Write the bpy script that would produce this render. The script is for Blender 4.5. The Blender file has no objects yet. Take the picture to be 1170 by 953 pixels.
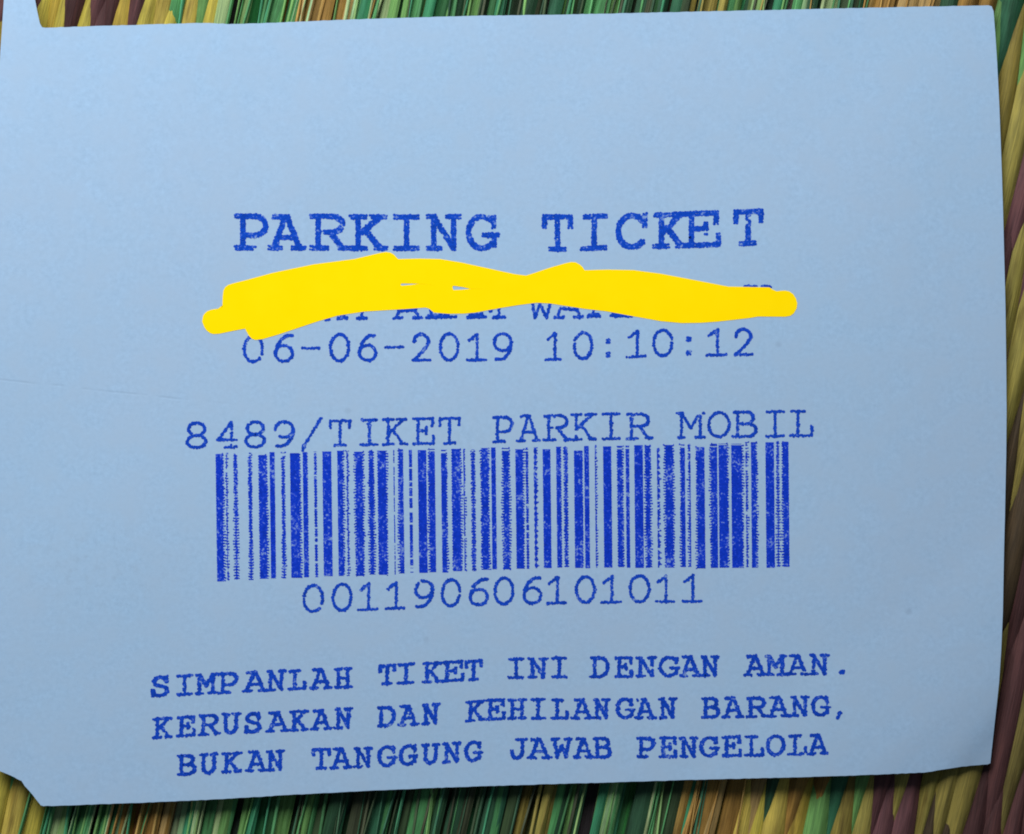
import bpy, math, random
import numpy as np

random.seed(7)
rng = np.random.default_rng(7)
PX = 1e-4                                   # one tenth of a millimetre: the ruler of the whole scene
sc = bpy.context.scene
COL = sc.collection

# ------------------------------------------------------------------ camera, light, exposure
cam_d = bpy.data.cameras.new('camera')
cam = bpy.data.objects.new('camera', cam_d)
COL.objects.link(cam)
DIST = 0.30
cam.location = (0, 0, DIST)
cam_d.sensor_width = 36
cam_d.lens = 36 * DIST / (1170 * PX)
cam_d.clip_start = 0.005
cam_d.clip_end = 50
sc.camera = cam
sc.render.resolution_x = 1024
sc.render.resolution_y = 834
sc.view_settings.view_transform = 'Standard'
sc.view_settings.look = 'None'
sc.view_settings.exposure = 0
sc.view_settings.gamma = 1
sc.cycles.pixel_filter_type = 'BLACKMAN_HARRIS'
sc.cycles.filter_width = 1.9

w = bpy.data.worlds.new('World')
sc.world = w
w.use_nodes = True
w.node_tree.nodes['Background'].inputs[0].default_value = (0.62, 0.80, 1.0, 1)
w.node_tree.nodes['Background'].inputs[1].default_value = 0.13

ld = bpy.data.lights.new('window_light', 'AREA')
ld.shape = 'RECTANGLE'
ld.size, ld.size_y = 0.32, 0.16
ld.energy = 0.95
ld.spread = math.radians(128)
ld.color = (0.96, 0.98, 1.0)
lamp = bpy.data.objects.new('window_light', ld)
COL.objects.link(lamp)
lamp.location = (-0.083, 0.226, 0.214)
from mathutils import Vector
lamp.rotation_euler = (Vector((-0.02, 0.0, 0)) - lamp.location).to_track_quat('-Z', 'Y').to_euler()

# ------------------------------------------------------------------ helpers
def P(x, y, z=0.0):
    """ticket ruler (0.1 mm, y down) to metres"""
    return ((x - 585.0) * PX, (476.5 - y) * PX, z * PX)

def interp(pts, x):
    return np.interp(x, [p[0] for p in pts], [p[1] for p in pts])

def mesh_obj(name, verts, faces, mat, parent=None, smooth=True, uv=None, colours=None):
    me = bpy.data.meshes.new(name)
    me.from_pydata(verts, [], faces)
    if smooth:
        me.polygons.foreach_set('use_smooth', [True] * len(me.polygons))
    if uv is not None:
        lay = me.uv_layers.new(name='UVMap')
        idx = np.empty(len(me.loops), dtype=np.int32)
        me.loops.foreach_get('vertex_index', idx)
        lay.data.foreach_set('uv', np.asarray(uv, dtype=np.float32)[idx].ravel())
    if colours is not None:
        a = me.color_attributes.new('straw_colour', 'FLOAT_COLOR', 'POINT')
        a.data.foreach_set('color', np.asarray(colours, dtype=np.float32).ravel())
    me.update()
    ob = bpy.data.objects.new(name, me)
    ob.data.materials.append(mat)
    COL.objects.link(ob)
    if parent:
        ob.parent = parent
    return ob

def new_mat(name):
    m = bpy.data.materials.new(name)
    m.use_nodes = True
    nt = m.node_tree
    return m, nt, nt.nodes['Principled BSDF']

def node(nt, typ, **kw):
    n = nt.nodes.new(typ)
    for k, v in kw.items():
        setattr(n, k, v)
    return n

def setin(n, **kw):
    for k, v in kw.items():
        n.inputs[k.replace('_', ' ')].default_value = v

def noise(nt, vec, scale, detail=3, rough=0.5):
    n = node(nt, 'ShaderNodeTexNoise')
    n.inputs['Scale'].default_value = scale
    n.inputs['Detail'].default_value = detail
    n.inputs['Roughness'].default_value = rough
    nt.links.new(vec, n.inputs['Vector'])
    return n.outputs['Fac']

def ramp(nt, fac, stops):
    r = node(nt, 'ShaderNodeValToRGB')
    cr = r.color_ramp
    while len(cr.elements) < len(stops):
        cr.elements.new(0.5)
    for e, (p, c) in zip(cr.elements, stops):
        e.position = p
        e.color = c if len(c) == 4 else (*c, 1)
    nt.links.new(fac, r.inputs['Fac'])
    return r.outputs['Color']

def mix(nt, fac, a, b, mode='MIX'):
    m = node(nt, 'ShaderNodeMix', data_type='RGBA', blend_type=mode)
    for s, v in ((0, fac), (6, a), (7, b)):
        if hasattr(v, 'is_linked'):
            nt.links.new(v, m.inputs[s])
        else:
            m.inputs[s].default_value = v if s == 0 else (*v, 1)
    return m.outputs[2]

def math_(nt, op, a, b=0.0, c=0.0):
    m = node(nt, 'ShaderNodeMath', operation=op)
    for i, v in enumerate((a, b, c)):
        if hasattr(v, 'is_linked'):
            nt.links.new(v, m.inputs[i])
        else:
            m.inputs[i].default_value = v
    return m.outputs[0]

def bump(nt, height, strength, dist, b):
    n = node(nt, 'ShaderNodeBump')
    n.inputs['Strength'].default_value = strength
    n.inputs['Distance'].default_value = dist
    nt.links.new(height, n.inputs['Height'])
    nt.links.new(n.outputs['Normal'], b.inputs['Normal'])

PAPER = (0.298, 0.440, 0.608)  # white paper, with the blue cast of the light put into its colour

def paper_material():
    m, nt, b = new_mat('blue_cast_paper')
    tc = node(nt, 'ShaderNodeTexCoord').outputs['Object']
    fine = noise(nt, tc, 1900, 4, 0.65)
    mid = noise(nt, tc, 260, 4, 0.6)
    big = noise(nt, tc, 28, 3, 0.5)
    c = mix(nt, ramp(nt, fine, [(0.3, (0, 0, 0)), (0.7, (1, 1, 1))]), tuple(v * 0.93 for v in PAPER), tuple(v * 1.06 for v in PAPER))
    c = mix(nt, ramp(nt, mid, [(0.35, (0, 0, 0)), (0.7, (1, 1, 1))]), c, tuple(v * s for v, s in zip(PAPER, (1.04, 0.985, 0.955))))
    # faint uneven tint of cheap stock
    tint = ramp(nt, big, [(0.35, (0.985, 1.0, 1.0)), (0.65, (1.02, 0.995, 0.985))])
    c = mix(nt, 1.0, c, tint, 'MULTIPLY')
    # grubby smudge low on the left side
    sep = node(nt, 'ShaderNodeSeparateXYZ')
    nt.links.new(tc, sep.inputs[0])
    X, Y = sep.outputs[0], sep.outputs[1]
    dx = math_(nt, 'DIVIDE', math_(nt, 'SUBTRACT', X, (110 - 585) * PX), 130 * PX)
    dy = math_(nt, 'DIVIDE', math_(nt, 'SUBTRACT', Y, (476.5 - 650) * PX), 75 * PX)
    d2 = math_(nt, 'ADD', math_(nt, 'MULTIPLY', dx, dx), math_(nt, 'MULTIPLY', dy, dy))
    blob = math_(nt, 'SUBTRACT', 1.0, d2)
    dirt = ramp(nt, noise(nt, tc, 900, 5, 0.7), [(0.5, (0, 0, 0)), (0.72, (1, 1, 1))])
    f = math_(nt, 'MULTIPLY', math_(nt, 'MAXIMUM', blob, 0.0), dirt)
    f = math_(nt, 'MULTIPLY', f, 0.22)
    c = mix(nt, f, c, (0.2, 0.26, 0.33))
    # a few tiny specks
    vor = node(nt, 'ShaderNodeTexVoronoi')
    vor.inputs['Scale'].default_value = 95
    nt.links.new(tc, vor.inputs['Vector'])
    speck = ramp(nt, vor.outputs['Distance'], [(0.03, (1, 1, 1)), (0.055, (0, 0, 0))])
    c = mix(nt, math_(nt, 'MULTIPLY', speck, 0.22), c, (0.17, 0.22, 0.3))
    # handling crease running in from the left edge
    yl = math_(nt, 'MULTIPLY_ADD', X, -0.105, (476.5 - 450) * PX + 0.105 * (150 - 585) * PX)
    wob = math_(nt, 'MULTIPLY', math_(nt, 'SUBTRACT', noise(nt, tc, 90, 2), 0.5), 5 * PX)
    d = math_(nt, 'DIVIDE', math_(nt, 'ABSOLUTE', math_(nt, 'SUBTRACT', Y, math_(nt, 'ADD', yl, wob))), 2.0 * PX)
    line = math_(nt, 'MAXIMUM', math_(nt, 'SUBTRACT', 1.0, d), 0.0)
    fade = node(nt, 'ShaderNodeMapRange')
    fade.inputs[1].default_value = (300 - 585) * PX
    fade.inputs[2].default_value = (190 - 585) * PX
    nt.links.new(X, fade.inputs[0])
    brk = ramp(nt, noise(nt, tc, 330, 2), [(0.42, (0, 0, 0)), (0.55, (1, 1, 1))])
    line = math_(nt, 'MULTIPLY', math_(nt, 'MULTIPLY', line, fade.outputs[0]), brk)
    c = mix(nt, math_(nt, 'MULTIPLY', line, 0.15), c, (0.2, 0.27, 0.36))
    nt.links.new(c, b.inputs['Base Color'])
    b.inputs['Roughness'].default_value = 0.75
    b.inputs['Specular IOR Level'].default_value = 0.25
    h = math_(nt, 'ADD', fine, math_(nt, 'MULTIPLY', mid, 1.5))
    h = math_(nt, 'SUBTRACT', h, math_(nt, 'MULTIPLY', line, 2.0))
    bump(nt, h, 0.12, 0.00006, b)
    return m

def ink_material(name, ink, wear, scale=2600):
    m, nt, b = new_mat(name)
    tc = node(nt, 'ShaderNodeTexCoord').outputs['Object']
    n1 = noise(nt, tc, scale, 3, 0.6)
    n2 = noise(nt, tc, 420, 2, 0.5)
    comb = math_(nt, 'ADD', n1, math_(nt, 'MULTIPLY', math_(nt, 'SUBTRACT', n2, 0.5), 0.5))
    dens = ramp(nt, comb, [(0.25, tuple(v * 0.8 for v in ink)), (0.6, tuple(min(1, v * 1.25) for v in ink))])
    worn = ramp(nt, comb, [(wear, (0, 0, 0)), (wear + 0.14, (1, 1, 1))])
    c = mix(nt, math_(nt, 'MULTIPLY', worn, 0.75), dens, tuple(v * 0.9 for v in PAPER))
    nt.links.new(c, b.inputs['Base Color'])
    b.inputs['Roughness'].default_value = 0.8
    b.inputs['Specular IOR Level'].default_value = 0.05
    return m

def scribble_material():
    m, nt, b = new_mat('yellow_redaction')  # flat colour of the digital redaction, built as a layer on the ticket
    tc = node(nt, 'ShaderNodeTexCoord').outputs['Object']
    n = noise(nt, tc, 300, 3, 0.5)
    c = ramp(nt, n, [(0.3, (0.975, 0.668, 0.001)), (0.7, (0.985, 0.682, 0.002))])
    nt.links.new(c, b.inputs['Base Color'])
    b.inputs['Roughness'].default_value = 0.85
    b.inputs['Specular IOR Level'].default_value = 0.0
    return m

def straw_material():
    m, nt, b = new_mat('dyed_straw')
    at = node(nt, 'ShaderNodeAttribute', attribute_name='straw_colour')
    uv = node(nt, 'ShaderNodeUVMap', uv_map='UVMap').outputs['UV']
    mp = node(nt, 'ShaderNodeMapping')
    mp.inputs['Scale'].default_value = (1.0, 0.02, 1.0)
    nt.links.new(uv, mp.inputs['Vector'])
    fib = noise(nt, mp.outputs['Vector'], 0.75, 5, 0.68)        # lengthwise fibres
    mp2 = node(nt, 'ShaderNodeMapping')
    mp2.inputs['Scale'].default_value = (1.0, 0.15, 1.0)
    nt.links.new(uv, mp2.inputs['Vector'])
    blotch = noise(nt, mp2.outputs['Vector'], 0.06, 4, 0.6)    # uneven dye
    c = mix(nt, 1.0, at.outputs['Color'], ramp(nt, fib, [(0.28, (0.5, 0.5, 0.5)), (0.50, (1, 1, 1)), (0.72, (1.6, 1.52, 1.4))]), 'MULTIPLY')
    c = mix(nt, 1.0, c, ramp(nt, blotch, [(0.30, (0.45, 0.40, 0.36)), (0.5, (0.95, 0.95, 0.95)), (0.72, (1.25, 1.2, 1.1))]), 'MULTIPLY')
    nt.links.new(c, b.inputs['Base Color'])
    b.inputs['Roughness'].default_value = 0.62
    b.inputs['Specular IOR Level'].default_value = 0.22
    bump(nt, fib, 0.5, 0.00025, b)
    return m

def plain(name, col, rough=0.8):
    m, nt, b = new_mat(name)
    tc = node(nt, 'ShaderNodeTexCoord').outputs['Object']
    n = noise(nt, tc, 700, 3)
    nt.links.new(ramp(nt, n, [(0.3, tuple(v * 0.6 for v in col)), (0.7, col)]), b.inputs['Base Color'])
    b.inputs['Roughness'].default_value = rough
    return m

# ------------------------------------------------------------------ the woven straw mat
LEAN = 0.22
MAT = bpy.data.objects.new('woven_mat', None)
COL.objects.link(MAT)
MAT.location = (0, 0, -0.0027)
MAT['label'] = 'woven straw mat of green, yellow, tan and maroon dyed strips under the ticket'
MAT['category'] = 'mat'

GREEN = [(0.045, 0.17, 0.06), (0.06, 0.22, 0.075), (0.11, 0.25, 0.07), (0.035, 0.20, 0.095)]
PALE = [(0.20, 0.34, 0.16), (0.17, 0.29, 0.10), (0.24, 0.34, 0.15)]
DARK = [(0.014, 0.05, 0.022), (0.022, 0.07, 0.035), (0.03, 0.055, 0.022), (0.022, 0.10, 0.05), (0.04, 0.05, 0.025)]
TAN = [(0.30, 0.185, 0.045), (0.33, 0.22, 0.08), (0.25, 0.14, 0.03)]
YEL = [(0.36, 0.30, 0.045), (0.40, 0.31, 0.06), (0.33, 0.24, 0.035)]
OLIVE = [(0.22, 0.20, 0.05), (0.26, 0.22, 0.05), (0.19, 0.15, 0.03)]
MAR = [(0.078, 0.031, 0.033), (0.105, 0.044, 0.048), (0.05, 0.019, 0.019)]

def band_colour(u, k):
    r = random.choice
    if u < -700: return r([r(GREEN), r(PALE), r(TAN)])
    if u < 92: return r(YEL) if (k % 2) != (random.random() < .12) else r(MAR)
    if u < 150: return r(YEL) if k % 2 else r(GREEN)
    if u < 236: return r([r(GREEN), r(GREEN), r(PALE)])
    if u < 305: return r(TAN)
    if u < 345: return r([r(PALE), r(GREEN)])
    if u < 420: return r([r(GREEN), r(GREEN), r(DARK)])
    if u < 690: return r([r(DARK), r(DARK), r(DARK), r(GREEN)])
    if u < 735: return r(OLIVE)
    if u < 885: return r([r(GREEN), r(GREEN), r(PALE), r(DARK)])
    if u < 938: return r(TAN)
    if 1065 < u < 1095: return r(OLIVE) if k % 2 else r(GREEN)
    if u < 1065: return r(r([YEL, YEL, GREEN])) if k % 2 else r(r([GREEN, GREEN, GREEN, DARK, TAN]))
    if u < 1128: return r([r(OLIVE), r(MAR)]) if k % 2 else r(MAR)
    if u < 1165: return r(MAR) if k % 2 else r(OLIVE)
    if u < 1212: return r([(0.055, 0.036, 0.018), (0.04, 0.02, 0.016)]) if k % 2 else r([(0.25, 0.19, 0.04), (0.21, 0.17, 0.04)])
    if u < 1500: return r([(0.05, 0.019, 0.019), (0.04, 0.016, 0.014), (0.07, 0.028, 0.028)]) if random.random() < .9 else (0.13, 0.105, 0.028)
    return r([r(GREEN), r(PALE), r(TAN), r(MAR)])

def spindle(u):
    if 150 < u < 930: return 0.0
    if u <= 150: return min(1.0, (150 - u) / 40)
    return min(1.0, (u - 930) / 40)

YS = np.arange(-520, 1481, 7.0)
HALF = 215.0

def straw_geo(u0, wid, s, k, colour, zoff, roll):
    n = len(YS)
    nc = 7 if s < 0.5 else 11
    ph = 0.0 if k % 2 else math.pi
    yc = 12.0 if u0 < 500 else (60.0 if not 1165 < u0 < 1212 else 100.0)
    wave = np.sin((YS - yc) / HALF * math.pi + ph + random.uniform(-.42, .42) * (1 if u0 < 1060 else .35))
    wob = 2.0 * np.sin(YS / random.uniform(130, 260) + random.uniform(0, 6))
    uc = u0 + wob * (0.6 + s) + random.gauss(0, .014 if wid > 5 else .045) * (YS - random.uniform(-100, 1050)) * (1 - 0.6 * s)
    ww = wid * (1 + s * 0.22 * wave) * (1 + 0.06 * np.sin(YS / random.uniform(60, 150) + random.uniform(0, 6)))
    zc = zoff + s * 5.0 * wave + (1 - s) * 0.8 * np.sin(YS / 70 + random.uniform(0, 6))
    t = np.linspace(-1, 1, nc)
    arch = (8.5 * s + 3.4 * (1 - s)) * (1 - t * t)
    fold = np.array([random.uniform(-.7, .7) for _ in range(nc)]) * (0.6 if s > .5 else 1.3)
    x = uc[:, None] + ww[:, None] / 2 * t[None, :] + LEAN * (476.5 - YS)[:, None]
    y = np.repeat(YS[:, None], nc, 1)
    z = zc[:, None] + (arch + fold)[None, :] + roll * t[None, :] * wid / 2
    vx = (x - 585) * PX
    vy = (476.5 - y) * PX
    vz = z * PX
    verts = np.stack([vx, vy, vz], -1).reshape(-1, 3)
    seed = random.uniform(0, 900)
    uv = np.stack([t[None, :] * ww[:, None] / 2 + seed, y + seed * 3], -1).reshape(-1, 2)
    cols = np.tile(np.array([*colour, 1.0]), (n * nc, 1))
    i = np.arange(n - 1)[:, None] * nc + np.arange(nc - 1)[None, :]
    f = np.stack([i, i + 1, i + nc + 1, i + nc], -1).reshape(-1, 4)
    return verts, f, uv, cols

m_straw = straw_material()
straws = []
u, k = -620.0, 0
while u < 1820:
    s = spindle(u)
    if s > 0:
        wid = random.uniform(20, 28)
        pitch = random.uniform(10.5, 14.5)
        zoff = random.uniform(-.6, .6)
        roll = random.uniform(-.06, .06)
    else:
        wid = random.choice([random.uniform(9, 13), random.uniform(12, 18), random.uniform(18, 26)])
        pitch = wid * random.uniform(0.66, 0.9)
        zoff = random.uniform(0, 8)
        roll = random.uniform(-.10, .28)
    if s == 0:
        u += pitch / 2
    straws.append((u, wid, s, k, band_colour(u, k), zoff, roll))
    u += pitch if s > 0 else pitch / 2
    k += 1
# thin slivers of split leaf lying over the flat-laid strips
slivers = []
for _ in range(90):
    uu = random.uniform(150, 930)
    c = band_colour(uu, random.randint(0, 1))
    c = tuple(min(0.5, v * 1.5 + 0.02) for v in c)
    slivers.append((uu, random.uniform(2.0, 4.5), 0.0, 0, c, random.uniform(7, 9), random.uniform(-.2, .2)))

# the under layer that shows in the gaps
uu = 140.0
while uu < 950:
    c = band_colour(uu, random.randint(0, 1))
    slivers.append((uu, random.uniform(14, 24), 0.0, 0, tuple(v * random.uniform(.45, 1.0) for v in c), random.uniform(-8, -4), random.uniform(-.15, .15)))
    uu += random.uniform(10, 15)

seen = [q for q in straws if -70 < q[0] < 1275]
seen.sort(key=lambda q: -q[1])
single = set(id(q) for q in seen[:98])
rest_v, rest_f, rest_uv, rest_c, off = [], [], [], [], 0
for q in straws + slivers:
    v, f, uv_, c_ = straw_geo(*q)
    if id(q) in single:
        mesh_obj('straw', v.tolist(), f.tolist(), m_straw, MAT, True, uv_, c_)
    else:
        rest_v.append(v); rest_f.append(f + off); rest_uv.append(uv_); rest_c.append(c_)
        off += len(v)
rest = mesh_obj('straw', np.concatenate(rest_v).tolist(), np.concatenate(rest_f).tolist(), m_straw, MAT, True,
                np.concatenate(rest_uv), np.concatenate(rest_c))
rest['kind'] = 'stuff'
a, b_ = P(-560, 1480, -16), P(1720, -520, -16)  # dark sheet added under the straws so their gaps read as shade
mesh_obj('gap_shade_sheet', [(a[0], a[1], a[2]), (b_[0], a[1], a[2]), (b_[0], b_[1], a[2]), (a[0], b_[1], a[2]),
                         (a[0], a[1], a[2] - .0015), (b_[0], a[1], a[2] - .0015), (b_[0], b_[1], a[2] - .0015), (a[0], b_[1], a[2] - .0015)],
         [(0, 1, 2, 3), (7, 6, 5, 4), (0, 4, 5, 1), (1, 5, 6, 2), (2, 6, 7, 3), (3, 7, 4, 0)], plain('gap_shade', (0.02, 0.022, 0.014)), MAT, False)

# ------------------------------------------------------------------ the ticket
TICKET = bpy.data.objects.new('parking_ticket', None)
COL.objects.link(TICKET)
TICKET['label'] = 'white paper parking ticket, blue cast of the light put into its colour, with dark blue dot matrix print, lying on the straw mat'
TICKET['category'] = 'ticket'

def zp(x, y):
    """height of the gently curled paper, in tenths of a millimetre"""
    x = np.asarray(x, dtype=float); y = np.asarray(y, dtype=float)
    z = 2.2 * np.sin(x / 260.0 + 0.6) * np.cos(y / 310.0 - 0.4) + 1.2 * np.sin((x + 1.7 * y) / 190.0)
    z = z - 6.0 * np.clip((x - 900) / 250.0, 0, 1.2) ** 2 * 0.9            # right side curls down a little
    z = z + 3.0 * np.clip((y - 700) / 200.0, 0, 1.2) ** 2                  # lower edge lifts off the mat
    q = np.clip((x - 900) / 250.0 + (y - 690) / 190.0 - 0.55, 0, 2)       # lower right part droops
    z = z + 3.5 * np.clip(q * 1.2, 0, 1) - 5.5 * q ** 2
    corner = np.clip((x - 1064) * 0.77 + (y - 884) * 0.64, 0, 60)         # and its corner is bent down
    ripple = 0.5 * np.sin((x * 0.9 + y * 0.42) / 31.0 + 1.3 * np.sin(y / 140.0)) * np.sin((x - y * 0.7) / 120.0) + 0.6 * np.sin((y + 0.25 * x) / 52.0 + 1.6 * np.sin(x / 170.0)) * np.cos(x / 210.0)
    return z + ripple * 0.55 - 0.09 * corner * np.clip(corner / 30.0, 0, 1)

TOP = [(-12, 560), (-11, 330), (-8, 200), (-3, 110), (0, 70), (3, 25), (5, -6), (7, -42), (24, -52), (37, -18), (40, -2), (43, 14), (46, 27), (48.5, 31.6), (52, 32),
       (140, 29.4), (200, 27.6), (235, 26.6), (262, 28), (300, 27), (380, 23.5), (460, 20.6), (540, 18.3), (640, 16.6), (760, 13.8), (900, 10.6), (1040, 7.2),
       (1110, 5.6), (1131, 5), (1134.5, 6.5), (1136.5, 12), (1138.5, 38), (1140.5, 70), (1143, 120), (1146, 200), (1147.5, 250), (1149, 310), (1150, 350), (1151, 420), (1151.4, 470)]
BOT = [(-12, 600), (-11.5, 870), (-6, 876), (0, 880.5), (6, 883), (17, 888), (25, 892), (29, 898), (38, 908), (47, 919.5), (50, 920.5), (60, 920.3), (160, 917), (250, 913), (340, 907.6),
       (420, 903.5), (500, 900), (600, 896.6), (700, 893.6), (800, 890.3), (920, 887.2), (1000, 884.6), (1058, 882.6), (1075, 880), (1100, 876.6), (1131, 874.5), (1133.5, 873.5),
       (1135.6, 850), (1139, 812), (1142.2, 780), (1144.5, 745), (1146.6, 700), (1148, 640), (1149.5, 590), (1151, 520), (1151.4, 470)]
xs = sorted(set([p[0] for p in TOP] + [p[0] for p in BOT] + list(np.arange(-10, 1151, 5.0))))
ny = 110
V, F = [], []
ts = np.linspace(0, 1, ny)
for x in xs:
    t0, b0 = interp(TOP, x), interp(BOT, x)
    # hair-fine raggedness of a cut paper edge
    t0 += random.uniform(-.25, .25); b0 += random.uniform(-.25, .25)
    if b0 - t0 < 0.2: b0 = t0 + 0.2
    yy = t0 + (b0 - t0) * ts
    zz = zp(np.full(ny, x), yy)
    V += [P(x, y, z) for y, z in zip(yy, zz)]
N1 = len(V)
V += [(v[0], v[1], v[2] - 1.0 * PX) for v in V]
nx = len(xs)
for i in range(nx - 1):
    for j in range(ny - 1):
        q = i * ny + j
        F.append((q, q + 1, q + ny + 1, q + ny))
        F.append((N1 + q, N1 + q + ny, N1 + q + ny + 1, N1 + q + 1))
    q = i * ny
    F.append((q, q + ny, N1 + q + ny, N1 + q))
    q = i * ny + ny - 1
    F.append((q, N1 + q, N1 + q + ny, q + ny))
for i, flip in ((0, 1), (nx - 1, 0)):
    for j in range(ny - 1):
        q = i * ny + j
        f = (q, N1 + q, N1 + q + 1, q + 1)
        F.append(f if flip else f[::-1])
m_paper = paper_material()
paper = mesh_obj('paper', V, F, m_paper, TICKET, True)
paper.data.set_sharp_from_angle(angle=math.radians(45))

# ------------------------------------------------------------------ dot matrix lettering
def arc(cx, cy, rx, ry, a0, a1, n=14):
    return [(cx + rx * math.cos(math.radians(a0 + (a1 - a0) * i / n)), cy + ry * math.sin(math.radians(a0 + (a1 - a0) * i / n))) for i in range(n + 1)]

def spl(p, n=6):
    q = [p[0]] + p + [p[-1]]
    out = []
    for i in range(1, len(q) - 2):
        for j in range(n):
            t = j / n
            out.append(tuple(0.5 * (2 * q[i][c] + (q[i + 1][c] - q[i - 1][c]) * t + (2 * q[i - 1][c] - 5 * q[i][c] + 4 * q[i + 1][c] - q[i + 2][c]) * t * t
                             + (3 * q[i][c] - q[i - 1][c] - 3 * q[i + 1][c] + q[i + 2][c]) * t ** 3) for c in (0, 1)))
    return out + [p[-1]]

G = {
 'A': [[(.14, 1), (.52, 1)], [(.46, 1), (.13, 0)], [(.52, 1), (.88, 0)], [(.25, .34), (.77, .34)], [(0, 0), (.31, 0)], [(.7, 0), (1, 0)]],
 'B': [[(.18, 0), (.18, 1)], [(0, 1), (.6, 1)], arc(.6, .76, .28, .24, 90, -90), [(.18, .52), (.62, .52)], arc(.64, .26, .36, .26, 90, -90), [(0, 0), (.64, 0)]],
 'C': [arc(.49, .5, .49, .5, 42, 318, 24), [(.93, .66), (.93, 1)]],
 'D': [[(.18, 0), (.18, 1)], [(0, 1), (.5, 1)], arc(.5, .5, .5, .5, 90, -90), [(0, 0), (.5, 0)]],
 'E': [[(.2, 0), (.2, 1)], [(0, 1), (.93, 1), (.93, .7)], [(.2, .52), (.62, .52)], [(.62, .38), (.62, .66)], [(0, 0), (1, 0), (1, .3)]],
 'G': [arc(.47, .5, .47, .5, 45, 318, 24), [(.86, .68), (.86, .98)], [(.55, .42), (1, .42)], [(.88, .42), (.88, .1)]],
 'H': [[(.2, 0), (.2, 1)], [(.8, 0), (.8, 1)], [(0, 1), (.38, 1)], [(.62, 1), (1, 1)], [(0, 0), (.38, 0)], [(.62, 0), (1, 0)], [(.2, .5), (.8, .5)]],
 'I': [[(0, 1), (1, 1)], [(.5, 0), (.5, 1)], [(0, 0), (1, 0)]],
 'J': [[(.35, 1), (1, 1)], [(.74, 1), (.74, .3)], arc(.38, .3, .36, .3, 0, -170), [(.02, .3), (.02, .4)]],
 'K': [[(.2, 0), (.2, 1)], [(0, 1), (.4, 1)], [(0, 0), (.4, 0)], [(.22, .42), (.84, 1)], [(.6, 1), (.98, 1)], [(.4, .58), (.84, 0)], [(.74, 0), (1, 0)]],
 'L': [[(.34, 0), (.34, 1)], [(.04, 1), (.66, 1)], [(0, 0), (1, 0), (1, .36)]],
 'M': [[(0, 1), (.2, 1)], [(.15, 1), (.15, 0)], [(.17, 1), (.5, .38), (.83, 1)], [(.85, 1), (.85, 0)], [(.8, 1), (1, 1)], [(0, 0), (.33, 0)], [(.67, 0), (1, 0)]],
 'N': [[(0, 1), (.2, 1)], [(.18, 0), (.18, 1)], [(.18, 1), (.82, 0)], [(.82, 0), (.82, 1)], [(.62, 1), (1, 1)], [(0, 0), (.38, 0)]],
 'O': [arc(.5, .5, .5, .5, 0, 360, 30)],
 'P': [[(.22, 0), (.22, 1)], [(0, 1), (.62, 1)], arc(.62, .7, .38, .3, 90, -90), [(.22, .4), (.62, .4)], [(0, 0), (.6, 0)]],
 'R': [[(.18, 0), (.18, 1)], [(0, 1), (.56, 1)], arc(.56, .75, .3, .25, 90, -90), [(.18, .5), (.56, .5)], [(.5, .5), (.86, 0)], [(.8, 0), (1, 0)], [(0, 0), (.42, 0)]],
 'S': [spl([(.9, .7), (.82, .9), (.5, 1), (.14, .86), (.16, .62), (.5, .52), (.88, .4), (.94, .16), (.55, 0), (.16, .08), (.04, .3)]), [(.9, .7), (.9, 1)], [(.04, 0), (.04, .3)]],
 'T': [[(0, .7), (0, 1), (1, 1), (1, .7)], [(.5, 0), (.5, 1)], [(.24, 0), (.76, 0)]],
 'U': [[(0, 1), (.36, 1)], [(.17, 1), (.17, .3)], arc(.5, .3, .33, .3, 180, 360), [(.83, .3), (.83, 1)], [(.64, 1), (1, 1)]],
 'W': [[(0, 1), (.3, 1)], [(.12, 1), (.27, 0)], [(.27, 0), (.5, .65)], [(.5, .65), (.73, 0)], [(.73, 0), (.88, 1)], [(.7, 1), (1, 1)]],
 '0': [arc(.5, .5, .5, .5, 0, 360, 30)],
 '1': [[(.08, .76), (.54, 1)], [(.54, 1), (.54, 0)], [(0, 0), (1, 0)]],
 '2': [spl([(.06, .7), (.14, .9), (.46, 1), (.84, .86), (.88, .64), (.5, .3), (.02, 0)]), [(.02, 0), (1, 0)]],
 '4': [[(.72, 1), (.0, .3), (1, .3)], [(.74, 1), (.74, 0)], [(.42, 0), (1, 0)]],
 '6': [spl([(.94, .99), (.55, .94), (.2, .7), (.03, .32)]), arc(.51, .3, .48, .3, 0, 360, 24)],
 '8': [arc(.5, .75, .44, .25, 0, 360, 24), arc(.5, .25, .5, .25, 0, 360, 24)],
 '9': [arc(.49, .68, .48, .32, 0, 360, 24), spl([(.97, .7), (.9, .36), (.55, .06), (.1, .02)])],
 '/': [[(-.04, -.18), (0, -.02), (1, 1.1)]],
 '-': [[(0, .5), (1, .5)]],
 ':': [[(.3, .58), (.7, .58)], [(.3, .68), (.7, .68)], [(.3, .06), (.7, .06)], [(.3, .16), (.7, .16)]],
 '.': [[(.2, .02), (.8, .02)], [(.2, .12), (.8, .12)]],
 ',': [[(.7, .12), (.2, -.2)], [(.8, .1), (.6, .1)]],
}

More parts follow.
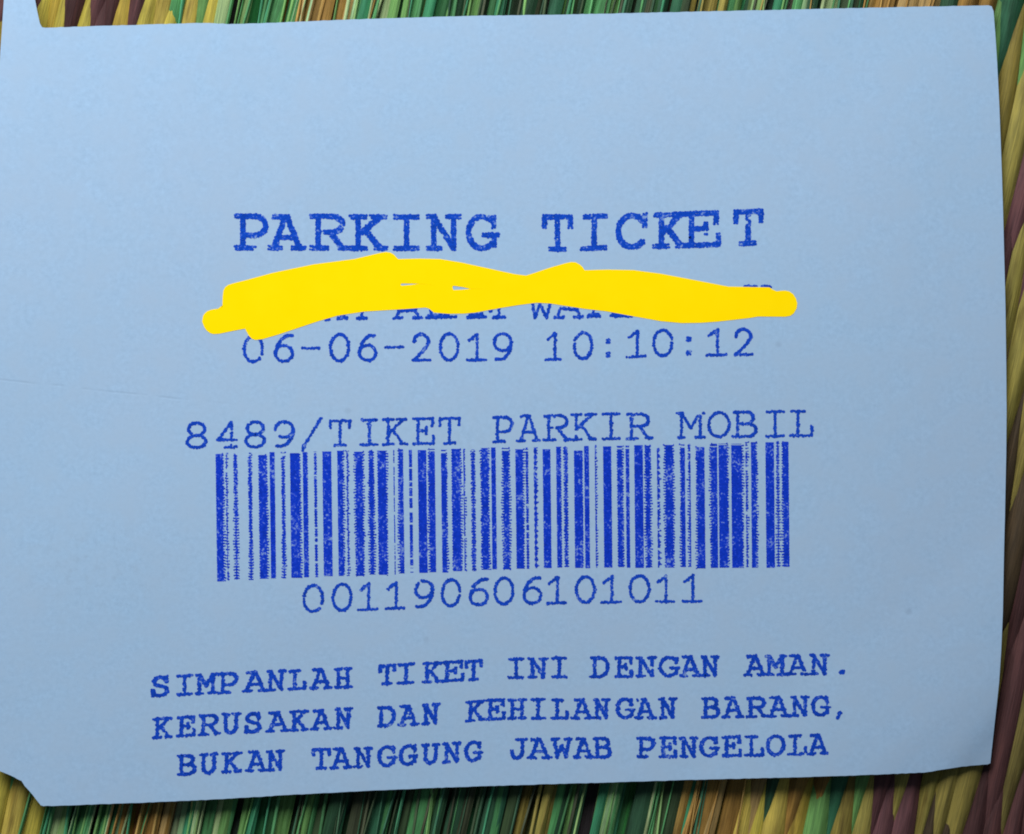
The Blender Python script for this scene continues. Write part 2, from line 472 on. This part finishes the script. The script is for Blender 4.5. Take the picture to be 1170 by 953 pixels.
class Ink:
    """collects printed dots and strips that follow the paper"""
    def __init__(s):
        s.v, s.f, s.n = [], [], 0
    def lift(s):
        s.n += 1
        return 0.08 + 0.15 * ((s.n * 37) % 97) / 97.0
    def dot(s, x, y, r):
        b = len(s.v); z = s.lift() + float(zp(x, y))
        k = 7
        ph = random.uniform(0, 1)
        e = random.uniform(.88, 1.14)
        for i in range(k):
            a = 2 * math.pi * (i + ph) / k
            s.v.append(P(x + r * e * math.cos(a), y + r / e * math.sin(a), z))
        s.f.append(tuple(range(b + k - 1, b - 1, -1)))
    def build(s, name, mat):
        return mesh_obj(name, s.v, s.f, mat, TICKET, False)

def vnoise(x, y, sc_, seed=0):
    x /= sc_; y /= sc_
    xi, yi = math.floor(x), math.floor(y)
    fx, fy = x - xi, y - yi
    def h(i, j):
        return ((math.sin(i * 127.1 + j * 311.7 + seed * 74.7) * 43758.5453) % 1.0)
    fx = fx * fx * (3 - 2 * fx); fy = fy * fy * (3 - 2 * fy)
    return (h(xi, yi) * (1 - fx) + h(xi + 1, yi) * fx) * (1 - fy) + (h(xi, yi + 1) * (1 - fx) + h(xi + 1, yi + 1) * fx) * fy

def stroke(ink, pts, r, pitch, offs, jit, drop):
    for (ox, oy) in offs:
        for (xa, ya), (xb, yb) in zip(pts[:-1], pts[1:]):
            L = math.hypot(xb - xa, yb - ya)
            n = max(1, int(round(L / pitch)))
            for i in range(n + 1):
                x = xa + (xb - xa) * i / n + ox + random.gauss(0, jit)
                y = ya + (yb - ya) * i / n + oy + random.gauss(0, jit)
                nz = vnoise(x, y, 3.2, 3) * .75 + vnoise(x, y, 15, 5) * .25
                if nz < drop: continue
                ink.dot(x, y, r * random.uniform(.82, 1.12))

def letters(ink, spec, base, cap, r, pitch, offs=((0, 0),), jit=.25, drop=.2, padx=0.0):
    for ch, x0, x1 in spec:
        yb0, yb1 = float(interp(base, x0)), float(interp(base, x1))
        pad = r + padx
        ty = cap * random.uniform(.985, 1.015)
        for pl in G[ch]:
            pts = []
            for gx, gy in pl:
                x = x0 + pad + (x1 - x0 - 2 * pad) * gx
                yb = yb0 + (yb1 - yb0) * gx - pad
                # upper part of every letter leans a touch with the tilt of its line
                lean = (yb1 - yb0) / max(1, x1 - x0) * (gy * ty) * -0.4
                pts.append((x + lean, yb - (ty - 2 * pad) * gy))
            stroke(ink, pts, r, pitch, offs, jit, drop)

def spec(s, nums):
    out, i = [], 0
    for ch in s.replace(' ', ''):
        out.append((ch, nums[i], nums[i + 1])); i += 2
    return out

INK = (0.006, 0.035, 0.36)
m_title = ink_material('title_ink', (0.004, 0.050, 0.39), 0.60)
m_ink = ink_material('print_ink', (0.005, 0.046, 0.38), 0.63)
m_bar = ink_material('barcode_ink', (0.004, 0.032, 0.42), 0.585, 3600)

t = Ink()
letters(t, spec('PARKINGTICKET', [267, 307, 305, 350, 353, 400.5, 398, 444, 449, 480, 486, 528, 532, 572, 619, 655, 663, 694, 703, 742, 745.5, 786, 779, 824, 837, 872]),
        [(267, 286.5), (480, 287), (572, 287), (655, 288), (694, 286), (742, 285), (786, 283.6), (824, 282.6), (872, 280.5)], 42.5, 1.75, 1.9,
        ((-1.5, -1.5), (1.5, -1.5), (-1.5, 1.5), (1.5, 1.5)), .32, .2, 1.5)
t.build('printed_heading', m_title)

t = Ink()
letters(t, spec('06-06-201910:10:12', [277, 301.5, 312, 336, 344, 366, 375.5, 400, 408, 431, 438.5, 462, 470, 493, 501, 525, 532, 556, 562.5, 586,
        622, 644, 654, 677.5, 690, 699, 715, 739, 745, 769, 782, 791.5, 806, 831, 837.5, 861]),
        [(277, 415), (400, 413.6), (500, 413), (586, 412.8), (644, 412), (740, 408.5), (861, 406.5)], 33, 1.75, 2.2, ((0, 0), (.5, .4)), .4, .19)
t.build('printed_date_and_time', m_ink)

# what the yellow leaves uncovered of the line it hides
t = Ink()
for pl in [[(372, 365), (376, 364.6)], [(386, 363.8), (396, 363)], [(390, 361.5), (393, 361.5)], [(408.5, 363.6), (419, 363.2)], [(413.5, 354), (413.5, 363)],
           [(450, 363.4), (459.5, 363)], [(472, 363), (481, 362.5)], [(455, 355.4), (475, 354.4)], [(453, 361.5), (457, 355)], [(474, 354), (478, 361.5)],
           [(487, 363), (521, 362)], [(490, 361), (512, 360.2)], [(492, 355), (494, 361)], [(534, 362.8), (555, 361.8)], [(537, 360), (551, 359.3)], [(558, 352), (560, 356)], [(561, 356), (562, 353)],
           [(564, 363), (576, 362)], [(570, 350), (570, 362)],
           [(608, 345), (611.5, 363)], [(611.5, 363), (617, 347)], [(617, 347), (624.5, 363)], [(624.5, 363), (628.5, 348)],
           [(640, 352.5), (659, 354)], [(639, 355), (637, 362)], [(634, 362.8), (644, 362.6)], [(659.5, 354), (662, 361)], [(656, 362.5), (665.5, 362)],
           [(672, 361.6), (685, 361)], [(673, 360), (684, 359.4)], [(678, 354), (678, 361)], [(698, 360.5), (722, 361)], [(700, 358.5), (712, 359.5)],
           [(851, 327.6), (854, 327.6)], [(856, 327.4), (864, 327.4)], [(870, 327.4), (880, 328)]]:
    stroke(t, pl, 1.75, 1.9, ((0, -.5), (0, .5)), .35, .12)
t.build('printed_covered_line', m_ink)

t = Ink()
letters(t, spec('8489/TIKETPARKIRMOBIL', [212, 236.5, 247, 271.5, 279, 303.5, 312, 337, 345, 368, 375.5, 401, 411, 432, 436, 466, 471, 497, 500.5, 526,
        561.5, 586, 589.5, 618, 619.5, 653, 650.5, 682, 687, 708.5, 714, 746, 771.5, 806, 807.5, 834.5, 836, 865, 874, 896.5, 901.5, 929]),
        [(212, 513.2), (303, 512), (400, 510), (525, 507.6), (600, 505), (680, 503.2), (746, 502.2), (835, 500.5), (929, 499)], 31.5, 1.75, 2.2, ((0, 0), (.6, .3)), .4, .2)
t.build('printed_ticket_type', m_ink)

t = Ink()
letters(t, spec('001190606101011', [345, 370, 378.5, 402.5, 408, 432, 439, 463.5, 472.5, 496, 503, 526.5, 534.5, 558.5, 563.5, 587.5, 596, 619.5, 623.5, 648, 656.5, 680.5,
        685.5, 710.5, 718, 743, 748, 771.5, 778.5, 802.5]),
        [(345, 700.6), (402, 698.6), (463, 696), (526, 693.4), (600, 691), (680, 689.8), (802, 688.6)], 33, 1.75, 2.2, ((0, 0), (.5, .3)), .4, .19)
t.build('printed_barcode_number', m_ink)

nop = ((-.75, 0), (.75, 0), (0, .7))
for name, s, nums, base, cap in [
    ('printed_notice_line', 'SIMPANLAHTIKETINIDENGANAMAN.',
     [172, 193.5, 201.5, 220, 222.5, 248.5, 248, 272, 276.5, 306, 303.5, 327, 328.5, 350, 353, 380, 381, 402.5, 432, 452, 453.5, 474, 481.5, 505.5, 504, 530.5, 530.5, 551.5,
      580.5, 598.5, 602.5, 626.5, 630, 648, 674, 696.5, 702, 723.5, 725.5, 751, 752.5, 777.5, 775.5, 802, 800, 822.5, 849, 876.5, 873.5, 899, 898, 925, 924, 947.5, 957.5, 966.5],
     [(172, 797), (248, 793), (320, 789.5), (402, 786.6), (442, 783), (551, 777.5), (590, 775.6), (700, 774.6), (810, 773.4), (966, 771)], 25),
    ('printed_notice_line', 'KERUSAKANDANKEHILANGANBARANG,',
     [173.5, 197.5, 201.5, 223.5, 226, 252.5, 252.5, 275, 278.5, 299, 303, 331, 330, 353, 354, 380, 381, 403, 430, 452, 453.5, 479, 481, 502.5, 531, 555, 554, 577.5,
      579.5, 602, 606, 623.5, 628.5, 650, 652, 678, 677, 697.5, 703.5, 726, 724, 750, 752, 773.5, 801, 822.5, 824, 851, 851.5, 878, 875.5, 903, 902, 925, 926.5, 949, 953, 963.5],
     [(173, 844.6), (250, 839.6), (320, 836.6), (402, 832.8), (480, 829), (566, 822.6), (690, 822), (762, 821.6), (870, 820.2), (963, 818)], 25),
    ('printed_notice_line', 'BUKANTANGGUNGJAWABPENGELOLA',
     [202, 224.5, 227.5, 249.5, 252.5, 276.5, 279.5, 306, 303.5, 325.5, 356, 378, 376.5, 403, 403.5, 426, 431, 454, 455.5, 478, 481, 502.5, 504.5, 527, 530, 552,
      582.5, 603, 601.5, 630.5, 628.5, 655, 654, 679, 677, 699, 726.5, 748.5, 752.5, 774, 775.5, 798, 799, 822.5, 824, 847.5, 849.5, 873, 874.5, 897, 899.5, 922, 921.5, 947],
     [(202, 886.6), (260, 883.6), (315, 881), (378, 879), (450, 876), (545, 870.4), (600, 867.4), (690, 866.6), (798, 865.6), (870, 864), (947, 861.8)], 25)]:
    t = Ink()
    letters(t, spec(s, nums), base, cap, 1.65, 1.8, nop, .42, .165, .4)
    t.build(name, m_ink)

# ------------------------------------------------------------------ barcode: worn bars with the teeth of the print pins
BARS = '''246 256.2 0 2|257 260.3 3 3|265.8 271.8 2 2|282.5 288.5 3 3|294.5 306 1 2|307.7 314 0 0|320.4 326.3 3 3|331 344 0 2|345.5 352 0 1|358 362.4 1 1|368 378.8 0 0
385 393.3 0 2|395 398.6 3 3|404 416 2 2|420 428 2 2|430.4 443 1 2|449 450.8 0 0|453.6 460.8 2 0|466.8 471 0 0|477 487.3 0 0|488 497 2 0|503.5 511.5 0 2|515 527.7 1 2
529 532 0 3|537 543.4 3 3|547.8 559.5 2 2|560.7 566.5 0 0|572.7 583 2 2|588.4 599 0 2|599.7 603.9 1 1|609 614 1 3|619.6 629 0 0|635 641.5 0 1|642.6 649.3 3 2|655.3 666 0 1
667 673 0 0|678.9 682.3 1 3|688.6 698.5 0 0|704 712.7 1 2|714.3 719 0 0|724.2 734.6 0 0|735.8 744.3 2 2|750 754.2 0 3|757.7 770.4 2 2|775.7 782.6 3 0|785 788.9 3 0|794 805 2 0
810 819.5 2 0|820.5 832.7 0 2|835 849.5 0 2|851 855 1 3|857.6 865.7 0 2|874.2 884.6 0 0|885.8 891 3 3|892.2 901.2 2 0'''.replace('\n', '|').split('|')
AMP = [0.35, 1.1, 2.5, 2.4]
t = Ink()
for bi, s in enumerate(BARS):
    x0, x1, jl, jr = s.split()
    x0, x1, jl, jr = float(x0), float(x1), int(jl), int(jr)
    yt = 518.5 - (x0 - 246) * 0.0208
    yb = float(interp([(246, 664), (470, 655), (560, 651.5), (640, 648.8), (901, 648.6)], x0))
    yt += random.uniform(-1, 1.2); yb += random.uniform(-.8, .8)
    per = random.choice([3.25, 3.25, 3.3, 6.5]) if max(jl, jr) == 3 else 3.25
    step = 0.55
    n = int((yb - yt) / step)
    ph = random.uniform(0, 3)
    skew = 1.9 - (x0 - 246) * 0.0009
    wdt = x1 - x0
    z_l = t.lift()
    runs, cur = [], []
    for i in range(n + 1):
        y = yt + i * step
        sh = skew * (i / n)
        tooth = abs(math.sin(math.pi * (y + ph) / per)) ** 1.2
        def edge(j, sd):
            a = AMP[j]
            rnd = vnoise(y, bi * 13 + sd, 2.3, 7) * .9
            miss = 0.5 if vnoise(y, bi * 7 + sd, 9, 2) < .25 else 1.0
            return a * (1 - tooth) * miss + rnd * (.35 + .25 * j)
        l = x0 + sh + edge(jl, 1)
        r = x1 + sh - edge(jr, 50)
        if r - l < 0.9:
            c = (l + r) / 2
            l, r = c - .45, c + .45
        gap = (wdt < 4.6 and vnoise(x0, y, 2.2, 11) < .16) or (i < 7 and vnoise(x0 * 3, y, 2.2, 4) < .3)
        if gap:
            if len(cur) > 1: runs.append(cur)
            cur = []
        else:
            cur.append((l, r, y))
    if len(cur) > 1: runs.append(cur)
    for cur in runs:
        for l, r, y in cur[::6]:
            if jl >= 2 and random.random() < .75: t.dot(l - random.uniform(-.3, .7), y + random.uniform(-.4, .4), random.uniform(.7, 1.15))
            if jr >= 2 and random.random() < .75: t.dot(r + random.uniform(-.3, .7), y + random.uniform(-.4, .4), random.uniform(.7, 1.15))
        b = len(t.v)
        for l, r, y in cur:
            for x in (l, (l + r) / 2, r):
                t.v.append(P(x, y, float(zp(x, y)) + z_l))
        for i in range(len(cur) - 1):
            q = b + i * 3
            t.f.append((q, q + 3, q + 4, q + 1))
            t.f.append((q + 1, q + 4, q + 5, q + 2))
t.build('printed_barcode', m_bar)

# ------------------------------------------------------------------ the yellow digital redaction, added as a solid layer over one line
YT = [(231, 367), (232, 361), (234, 358), (237, 355.5), (241, 354), (250, 352.5), (254.0, 351.8), (254.4, 339), (255.3, 332), (257.4, 328), (261, 325.5), (267, 323.6), (280, 320.4), (312, 311.7), (358.5, 302), (404.6, 296),
      (435, 288.8), (441, 287.9), (446, 288.6), (450, 290.8), (453, 294), (455, 296), (480, 295.4), (503, 296), (527.7, 300), (558, 306.6), (570, 309.3), (588.5, 313.2), (601, 314.8), (610, 312), (630, 305.3), (647, 300.5), (653, 299.3), (658, 299.8),
      (663, 302.6), (666, 305.5), (668, 308.8), (693, 308), (724, 308.6), (754.6, 312.6), (785.4, 318.4), (816, 324.3), (832, 327.4), (860, 328), (879, 328.3), (883, 331), (887.5, 332.8), (892, 332.2), (897, 332), (902, 333),
      (906.3, 336), (909.5, 341), (911, 346.6)]
YB = [(231, 367.6), (231.7, 369.5), (233.5, 374), (236, 377.6), (240, 380.6), (244, 381.8), (250.8, 381.4), (266, 378.2), (280, 375.6), (281.5, 378.5), (284.6, 384), (288, 387.2), (292, 388.5), (300, 387.6), (318.5, 382.2), (343, 374), (364.6, 366.8), (386, 360.6),
      (417, 356), (466, 353), (486, 351.5), (490, 352.6), (493, 355), (496, 357.2), (512, 358.6), (530, 358.4), (543, 357.2), (570, 352.3), (591.5, 348.8), (613, 346), (628.5, 346.8), (668.5, 353), (693, 355.8), (724, 361.5), (754.6, 367), (779, 369.3),
      (801, 369), (820, 367.6), (840.5, 365.3), (856.7, 363.4), (866, 361.8), (897, 362), (903, 361), (907, 358), (910.2, 352.5), (911, 347.4)]
H0 = [(231, 367.2), (255, 348), (300, 345), (457.5, 325), (459, 324.0), (466, 324.0), (479, 324.3), (500, 326), (517, 328), (518, 326.6), (528, 328), (537, 330.0), (560, 330), (911, 347)]
H1 = [(231, 367.2), (255, 348), (300, 345), (457.5, 325), (459, 326.4), (466, 325.8), (479, 324.4), (500, 326), (517, 328), (518, 331.4), (528, 331), (537, 330.1), (560, 330), (911, 347)]
xs = sorted(set([p[0] for L in (YT, YB, H0, H1) for p in L] + list(np.arange(232, 911, 3.0))))
V, F = [], []
def scribble_strip(up, lo):
    ny = 9
    base = len(V)
    for x in xs:
        a, b = float(interp(up, x)), float(interp(lo, x))
        for j in range(ny):
            y = a + (b - a) * j / (ny - 1)
            V.append(P(x, y, float(zp(x, y)) + 0.3 + 0.06 * vnoise(x, y, 14, 9)))
    lowr = len(V)
    for i in range(lowr - base):
        v = V[base + i]
        V.append((v[0], v[1], v[2] - 0.22 * PX))
    off = lowr - base
    for i in range(len(xs) - 1):
        for j in range(ny - 1):
            q = base + i * ny + j
            F.append((q, q + 1, q + ny + 1, q + ny))
        for j, fl in ((0, 0), (ny - 1, 1)):
            q = base + i * ny + j
            f = (q, q + ny, q + ny + off, q + off)
            F.append(f[::-1] if fl else f)
scribble_strip(YT, H0)
scribble_strip(H1, YB)
mk = mesh_obj('redaction_scribble', V, F, scribble_material(), TICKET, False)
mk['label'] = 'opaque bright yellow digital redaction scribble, added as a layer over one printed line'
